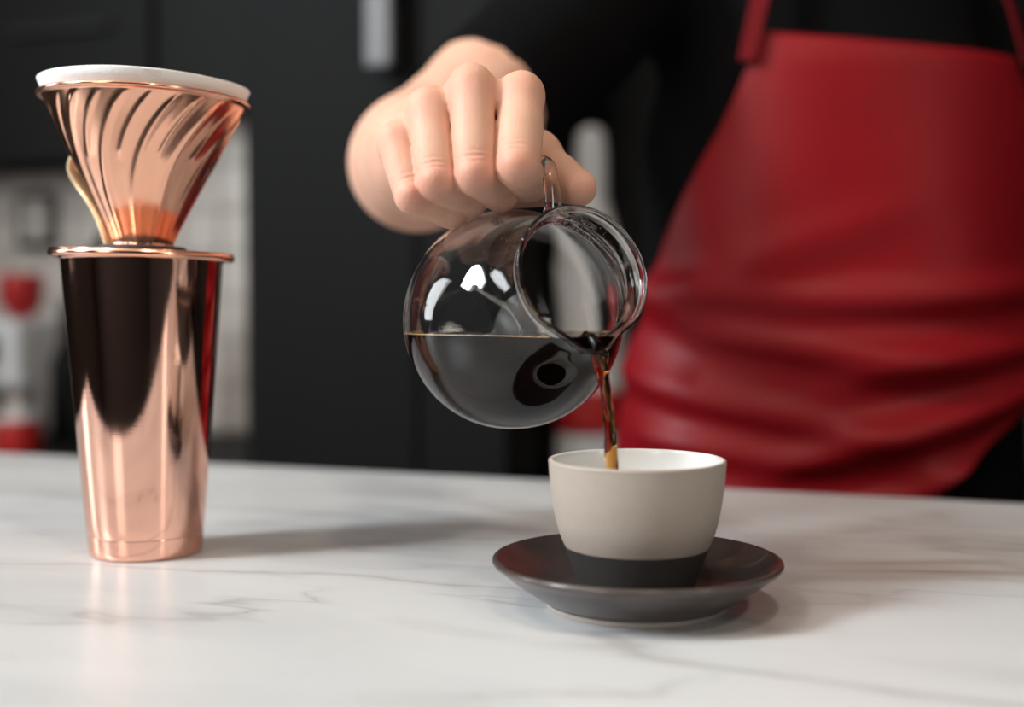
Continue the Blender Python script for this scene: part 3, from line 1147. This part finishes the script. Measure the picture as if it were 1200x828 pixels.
def build_shirt():
    fx = Field(axis([(-12.0, 62.0, 0.5)]), axis([(84, 132, 0.55)]), axis([(-8, 60, 0.6)]))
    d = fx.new()
    sq = (1.0, 0.66, 1.0)
    for (a, b, ra, rb) in (((PX, PY, -4), (PX, PY, 10), 18.5, 17.6), ((PX, PY, 10), (PX, PY, 26), 17.4, 17.2), ((PX, PY, 26), (PX, PY, 38), 17.2, 15.0)):
        fx.cone(d, a, b, ra, rb, 3.0, 6, sq)
    fx.cone(d, (PX - 13, PY, 43), (PX + 13, PY + 1, 43.5), 5.8, 5.8, 5, 6)
    fx.cone(d, (PX, PY, 44), (PX, PY, 53), 7.5, 6.0, 4, 6)
    # right sleeve, rolled just above the elbow
    fx.cone(d, SHOULDER, lerp(SHOULDER, ELBOW, 0.36), 6.6, 6.1, 3, 6)
    fx.cone(d, lerp(SHOULDER, ELBOW, 0.36), lerp(SHOULDER, ELBOW, 0.70), 6.1, 5.5, 2, 6)
    # left arm, hand behind the back
    fx.cone(d, (PX + 19, PY, 42), (PX + 23, PY + 4, 15), 6.2, 5.2, 3, 6)
    fx.cone(d, (PX + 23, PY + 4, 15), (PX + 5, PY + 14, 4), 5.2, 4.2, 2, 6)
    # cut plane at the sleeve's end so that it closes in a clean cuff
    c = np.array(lerp(SHOULDER, ELBOW, 0.715)); n = np.array(ELBOW) - np.array(SHOULDER); n /= np.linalg.norm(n)
    pl = ((fx.X[:, None, None] - c[0]) * n[0] + (fx.Y[None, :, None] - c[1]) * n[1] + (fx.Z[None, None, :] - c[2]) * n[2])
    d = np.maximum(d, np.where((fx.X[:, None, None] < 6), pl, -9))
    V, F = fx.mesh(d)
    V = laplace(V, F, 4, 0.5)
    return quads_mesh('shirt', V * CM, F)


to_person(link('shirt', build_shirt(), M['shirt']))


def build_trousers():
    fx = Field(axis([(4, 58, 0.9)]), axis([(95, 132, 0.9)]), axis([(-84, 4, 1.0)]))
    d = fx.new()
    fx.cone(d, (PX, PY, 0), (PX, PY, -14), 17.6, 18.2, 2, 6, (1, 0.66, 1))
    for s in (-1, 1):
        fx.cone(d, (PX + s * 9, PY, -14), (PX + s * 10, PY + 1, -45), 9.0, 6.8, 3, 6)
        fx.cone(d, (PX + s * 10, PY + 1, -45), (PX + s * 10.5, PY + 2, -80), 6.8, 5.4, 2, 6)
    V, F = fx.mesh(d)
    V = laplace(V, F, 3, 0.5)
    return quads_mesh('trousers', V * CM, F)


to_person(link('trousers', build_trousers(), M['trouser']))


def build_shoe(s):
    fx = Field(axis([(PX + s * 10.5 - 7, PX + s * 10.5 + 7, 0.6)]), axis([(92, 124, 0.6)]), axis([(-92, -76, 0.5)]))
    d = fx.new()
    x = PX + s * 10.5
    fx.cone(d, (x, PY + 3, -85), (x + s * 1.5, PY - 14, -87), 4.6, 3.6, 2, 3, (1, 1, 1))
    fx.cone(d, (x, PY + 2, -80), (x, PY + 2, -86), 4.6, 5.0, 2, 3)
    d = np.maximum(d, (-89.9 - fx.Z)[None, None, :])
    V, F = fx.mesh(d)
    return quads_mesh('shoe', laplace(V, F, 2, .4) * CM, F)


for s in (-1, 1):
    to_person(link('shoe', build_shoe(s), M['black_rubber']))


# ---- apron
TURN = R(7)


def body_half(z):
    """half width / half depth of the clothed torso at height z (cm above counter)"""
    a = np.interp(z, [-60, -20, -8, 0, 12, 26, 34, 40, 52], [21.5, 21.0, 20.6, 20.2, 19.0, 18.2, 17.6, 16.2, 11.0])
    b = np.interp(z, [-60, -20, -8, 0, 12, 26, 34, 40, 52], [15.5, 15.0, 14.6, 14.0, 13.2, 12.7, 12.4, 11.4, 8.5])
    return a, b


def apron_point(z, al, off=0.0):
    a, b = body_half(z)
    # al: angle from straight ahead, + to the right of the picture
    a += off; b += off
    x = a * math.sin(al); y = -b * math.cos(al)
    return np.array([PX + x, PY + y, z])


def fold(z, al):
    """creases of the bent leather, cm outward"""
    u = al * 18.0                                   # cm across
    f = 0.0
    def ridge(z0, slope, u0, w, amp, lo, hi, curve=0.0):
        du = u - u0
        zz = z - (z0 + slope * du + curve * du * du)
        m = 1 / (1 + math.exp(-(u - lo) / 1.5)) * 1 / (1 + math.exp((u - hi) / 1.5))
        return amp * m * (math.exp(-(zz / w) ** 2) - 0.55 * math.exp(-((zz + 1.7 * w) / w) ** 2))
    f += ridge(14.2, 0.02, 0, 1.4, 0.75, -26, 22, 0.004)
    f += ridge(9.6, -0.10, 0, 1.5, 0.85, -24, 6, 0.006)
    f += ridge(9.0, 0.16, 6, 1.5, 0.9, -2, 26)
    f += ridge(4.6, -0.22, -8, 1.3, 0.8, -24, 2)
    f += ridge(4.2, 0.30, 6, 1.5, 1.0, -6, 26)
    f += ridge(0.8, -0.1, -4, 1.2, 0.6, -20, 8)
    f += ridge(0.2, 0.32, 10, 1.2, 0.8, -3, 24)
    f += ridge(18.0, 0.35, -8, 2.0, 0.45, -16, 2)
    f += 0.30 * math.sin(u * 0.33 + z * 0.12) * math.sin(z * 0.21 + 0.5)
    return f


def edge_angle(z, right=False):
    if not right:
        return R(np.interp(z, [-60, -8, 4.7, 10.6, 19.5, 28.9, 34, 37, 60], [84, 80, 76, 72, 58, 40, 32, 28.5, 28]))
    return R(np.interp(z, [-60, -8, -1.5, 1.2, 4.2, 7, 10.6, 19.5, 28.9, 34, 37, 60], [16, 6, 14, 26, 42, 62, 82, 72, 56, 50, 46, 46]))


def build_apron():
    nz, nu = 130, 120
    V, F = [], []
    zs = np.linspace(-48, 36.2, nz)
    for layer, off in ((0, 0.55), (1, 0.30)):
        for z in zs:
            L_, R_ = edge_angle(z), edge_angle(z, True)
            for k in range(nu):
                t = k / (nu - 1)
                al = -L_ + (L_ + R_) * t
                zz = z
                # top edge dips gently towards the right
                if z > 30:
                    zz = z + (z - 30) / 7.2 * (0.6 - 2.0 * t - 0.5 * math.sin(math.pi * t))
                f = fold(z, al) * np.interp(z, [-48, -5, 16, 30, 38], [0.5, 1, 1, .35, 0.1])
                V.append(apron_point(zz, al, off + 0.55 + max(-0.5, f)))
    n = nz * nu
    for i in range(nz - 1):
        for k in range(nu - 1):
            q = (i * nu + k, i * nu + k + 1, (i + 1) * nu + k + 1, (i + 1) * nu + k)
            F.append(q)
            F.append(tuple(n + x for x in q[::-1]))
    for i in range(nz - 1):
        for k in (0, nu - 1):
            a, b = i * nu + k, (i + 1) * nu + k
            F.append((a, b, n + b, n + a))
    for k in range(nu - 1):
        for i in (0, nz - 1):
            a, b = i * nu + k, i * nu + k + 1
            F.append((a, b, n + b, n + a))
    me = mesh_pydata('apron', np.array(V) * CM, F)
    fix_normals(me)
    return me


apron = link('apron', build_apron(), M['apron'])
to_person(apron)


def strap(pts, wd, th):
    """flat leather strap through points, lying against the chest"""
    P = path_spline(pts, 6)
    n = len(P)
    V, F = [], []
    for i in range(n):
        t = P[min(i + 1, n - 1)] - P[max(i - 1, 0)]
        t /= np.linalg.norm(t)
        out = P[i] - np.array([PX, PY, P[i][2]]); out /= np.linalg.norm(out)
        s = np.cross(t, out); s /= np.linalg.norm(s)
        for (u, v) in ((-1, -1), (1, -1), (1, 1), (-1, 1)):
            V.append(P[i] + s * wd / 2 * u + out * th / 2 * v)
    for i in range(n - 1):
        for k in range(4):
            k2 = (k + 1) % 4
            F.append((i * 4 + k, i * 4 + k2, i * 4 + 4 + k2, i * 4 + 4 + k))
    F.append((0, 1, 2, 3)); F.append(tuple(range(n * 4 - 4, n * 4)))
    me = mesh_pydata('strap', np.array(V) * CM, F)
    fix_normals(me)
    return me


def child_of_apron(o):
    o.parent = apron
    o.location = (0, 0, 0)


for sgn in (-1, 1):
    pts = []
    for z, k in ((34.2, 0), (36.5, .1), (39.5, .25), (43, .45), (47, .75), (51, 1.0)):
        al = R(29.5 + 2.5) if sgn < 0 else R(46 + 1.0)
        al *= (1 - 0.25 * k)
        pts.append(apron_point(z, sgn * al, 1.9))
    child_of_apron(link('strap', strap(pts, 1.7, 0.25), M['strap'], None, False))

# ================================================================== unseen fill lamps, added over the bar to lift the shadows
M['bulb'], nt_b, b_, out_ = new_mat('warm_fill_bulb')
b_.inputs['Base Color'].default_value = (1, 0.9, 0.75, 1)
b_.inputs['Emission Color'].default_value = (1.0, 0.83, 0.64, 1)
b_.inputs['Emission Strength'].default_value = 340
for k, (e1_, lab) in enumerate(((-0.75, 'added black dome fill lamp over the left of the bar'), (0.15, 'added black dome fill lamp over the middle of the bar'), (1.05, 'added black dome fill lamp over the right of the bar'))):
    pl_ = empty('fill_pendant', rm(e1_, 0.05, 2.2), TH)
    tag(pl_, lab, 'lamp', 'added fill lamps over the bar')
    me = lathe('fill_lamp_shade', smooth_profile([(14, 0), (13.2, 4), (10, 9), (5, 12), (2, 13), (1.6, 15), (1.2, 15), (1.5, 12.6), (4.6, 11.4), (9.5, 8.6), (12.8, 4), (13.6, 0)], 4), 48, True)
    fix_normals(me)
    link('fill_lamp_shade', me, M['black_panel'], pl_)
    me = lathe('fill_bulb', smooth_profile([(0, 2.0), (2.4, 2.8), (3.6, 5), (3.0, 7.4), (1.6, 9.2), (1.4, 11.2), (0, 11.4)], 5), 32)
    fix_normals(me)
    link('fill_bulb', me, M['bulb'], pl_)
    me = tube('cord', [(0, 0, 15), (0, 0, 80), (0, 0, 169.9)], 0.25, 8, 1, (1, 0, 0))
    link('cord', me, M['black_rubber'], pl_)

# ================================================================== behind the bar
BCZ = 0.74


def rlocal(root, e1, e2, z):
    """room point -> local coordinates of a root that is turned by TH"""
    d = rm(e1, e2, z) - root.location
    return (d.dot(E1), d.dot(E2), d.z)


def part_box(root, name, e1a, e1b, e2a, e2b, za, zb, mat, bev=0.0):
    c = rlocal(root, (e1a + e1b) / 2, (e2a + e2b) / 2, za)
    return link(name, box_mesh(name, e1b - e1a, e2b - e2a, zb - za, bev, 2, c), mat, root, False)


def back_counter(e1a, e1b, n, label):
    r0 = empty('back_counter', rm((e1a + e1b) / 2, 2.14, 0), TH)
    tag(r0, label, 'counter')
    part_box(r0, 'worktop', e1a, e1b, 1.83, 2.449, BCZ - 0.03, BCZ, M['dark_wood'], 0.003)
    part_box(r0, 'carcass', e1a + .01, e1b - .01, 1.88, 2.44, 0.0, BCZ - 0.03, M['black_panel'])
    wd = (e1b - e1a) / n
    for k in range(n):
        part_box(r0, 'cabinet_door', e1a + k * wd + .004, e1a + (k + 1) * wd - .004, 1.86, 1.88, 0.08, BCZ - 0.035, M['dark_wood'], 0.003)


back_counter(-2.59, -1.12, 3, 'dark low back counter below the pale tiles')
back_counter(-0.60, 2.4, 6, 'dark low back counter behind the barista')

# tiled splashback
TS = 0.1
sb = room_box('trim_1', -2.59, -1.12, 2.432, 2.449, BCZ, 1.47, M['grout'])
tag(sb, 'pale tiled splashback on the back wall', 'splashback', kind='structure')
tile_me = box_mesh('tile', TS - 0.005, 0.008, TS - 0.005, 0.002, 1)
tile_me.materials.append(M['tile'])
for i in range(14):
    for j in range(7):
        o = bpy.data.objects.new('tile', tile_me)
        COL.objects.link(o)
        o.parent = sb
        o.location = (-1.47 / 2 + 0.055 + i * (TS + .003), -0.0125, 0.012 + j * (TS + .003))

# upper cabinets
uc = empty('wall_cabinet', rm(-2.1, 2.28, 1.37), TH)
tag(uc, 'black wall cabinet above the cluttered end of the tiles', 'cabinet')
part_box(uc, 'carcass', -2.59, -1.63, 2.29, 2.449, 1.37, 2.35, M['black_panel'])
for k in range(2):
    a = -2.59 + k * 0.48
    d = part_box(uc, 'cabinet_door', a + .003, a + .477, 2.27, 2.29, 1.375, 2.345, M['dark_wood'], 0.003)
    h_ = part_box(uc, 'door_handle', a + .10, a + .38, 2.25, 2.268, 1.66, 1.675, M['black_rubber'], 0.003)
    h_.parent = d
uc = empty('wall_cabinet', rm(-1.4, 2.28, 1.475), TH)
tag(uc, 'black wall cabinet next to the tall refrigerator', 'cabinet')
part_box(uc, 'carcass', -1.62, -1.11, 2.29, 2.449, 1.475, 2.35, M['black_panel'])
part_box(uc, 'cabinet_door', -1.615, -1.115, 2.27, 2.29, 1.48, 2.345, M['dark_wood'], 0.003)

# refrigerator
fr = empty('refrigerator', rm(-0.86, 2.12, 0), TH)
tag(fr, 'tall black refrigerator with a vertical steel bar handle', 'refrigerator')
part_box(fr, 'housing', -1.09, -0.62, 1.82, 2.44, 0.0, 2.2, M['black_panel'], 0.004)
d = part_box(fr, 'door', -1.09, -0.775, 1.775, 1.815, 0.06, 2.19, M['black_panel'], 0.004)
part_box(fr, 'door', -0.77, -0.62, 1.775, 1.815, 0.06, 2.19, M['black_panel'], 0.004)
h_ = part_box(fr, 'bar_handle', -0.842, -0.797, 1.725, 1.75, 1.415, 2.05, M['white_frame2'], 0.006)
h_.parent = d
for z in (1.48, 1.95):
    part_box(fr, 'handle_mount', -0.83, -0.81, 1.748, 1.776, z, z + .02, M['steel']).parent = d


# clutter
def lathe_thing(name, label, cat, e1, e2, z, parts, group=None):
    r0 = empty(name, rm(e1, e2, z), TH)
    tag(r0, label, cat, group)
    for (pn, prof, mat) in parts:
        me = lathe(pn, smooth_profile(prof, 4, tuple(range(len(prof)))), 40)
        fix_normals(me)
        link(pn, me, mat, r0)
    return r0


lathe_thing('dispenser_bottle', 'tall white bottle with a red band behind the glass jug', 'bottle', -0.545, 2.0, BCZ,
            [('bottle_body', [(0, 0), (5.6, 0), (6, 0.5), (6, 8)], M['white_plastic']), ('red_band', [(6, 8), (6.1, 8), (6.1, 15.5), (6, 15.5)], M['red_plastic']),
             ('bottle_shoulder', [(6, 15.5), (6, 34), (5.4, 40), (3.8, 45), (2.9, 48), (2.8, 56), (2.3, 59.5), (1.2, 60.5), (0, 60.6)], M['white_plastic'])])

gr = empty('coffee_grinder', rm(-1.95, 2.22, BCZ), TH)
tag(gr, 'white coffee grinder with a red hopper on the back counter', 'grinder')
link('housing', box_mesh('housing', 0.15, 0.2, 0.27, 0.02, 3), M['white_plastic'], gr, False)
for nm, pf, mt, off in (('hopper', [(0, 27), (2.4, 27), (4.8, 31), (5, 36), (4.6, 37), (0, 37.5)], M['red_plastic'], (0, 0, 0)), ('spout', [(0, 17), (2, 17), (2.6, 20), (2.6, 23), (0, 23)], M['black_rubber'], (0, -0.115, 0))):
    me = lathe(nm, pf, 32); fix_normals(me)
    q = link(nm, me, mt, gr); q.location = off
lathe_thing('mustard_tin', 'mustard yellow tin at the far left of the back counter', 'tin', -1.82, 1.93, BCZ, [('tin_body', [(0, 0), (4, 0), (4, 13), (0, 13)], M['yellow']), ('tin_lid', [(4, 13), (4.15, 13), (4.15, 14.5), (0, 14.6)], M['steel'])])
lathe_thing('red_tin', 'short red tin in front of the grinder', 'tin', -1.725, 1.95, BCZ, [('tin_body', [(0, 0), (4.5, 0), (4.5, 7), (0, 7)], M['red_plastic']), ('tin_lid', [(4.5, 7), (4.6, 7), (4.6, 8), (0, 8.1)], M['white_plastic'])])
lathe_thing('milk_pitcher', 'steel milk pitcher beside the white grinder', 'pitcher', -1.83, 2.06, BCZ, [('pitcher_body', [(0, 0), (4.6, 0), (5, 1), (4.8, 7), (3.6, 11), (4, 13.5), (3.8, 13.5), (3.4, 11), (4.4, 7), (4.4, 1), (0, 0.8)], M['steel'])])
lathe_thing('dark_bottle', 'dark glass bottle beside the copper tumbler', 'bottle', -1.785, 2.17, BCZ, [('bottle_body', [(0, 0), (3.6, 0), (3.7, 1), (3.7, 17), (1.6, 22), (1.4, 28)], M['black_panel']), ('cap', [(1.4, 28), (1.7, 28), (1.7, 30.5), (0, 30.6)], M['black_rubber'])])
# framed notice on the tiles
nt_ = empty('framed_notice', rm(-2.07, 2.415, 1.18), TH)
tag(nt_, 'small dark framed picture hanging on the pale tiles', 'picture')
link('frame', box_mesh('frame', 0.12, 0.015, 0.14, 0.003, 1), M['dark_wood'], nt_, False)
link('picture_sheet', box_mesh('picture_sheet', 0.08, 0.004, 0.10, 0, 1, (0, -0.0085, 0.02)), M['grout'], nt_, False)
lathe_thing('black_pot', 'black round pot on the back counter behind the dripper base', 'pot', -1.60, 2.06, BCZ, [('pot_body', [(0, 0), (5.5, 0), (6.2, 2), (6.2, 34), (5.6, 38), (3, 41)], M['black_panel']), ('pot_lid', [(3, 41), (3, 42), (1, 43), (1.2, 45), (0, 45.5)], M['black_rubber'])])
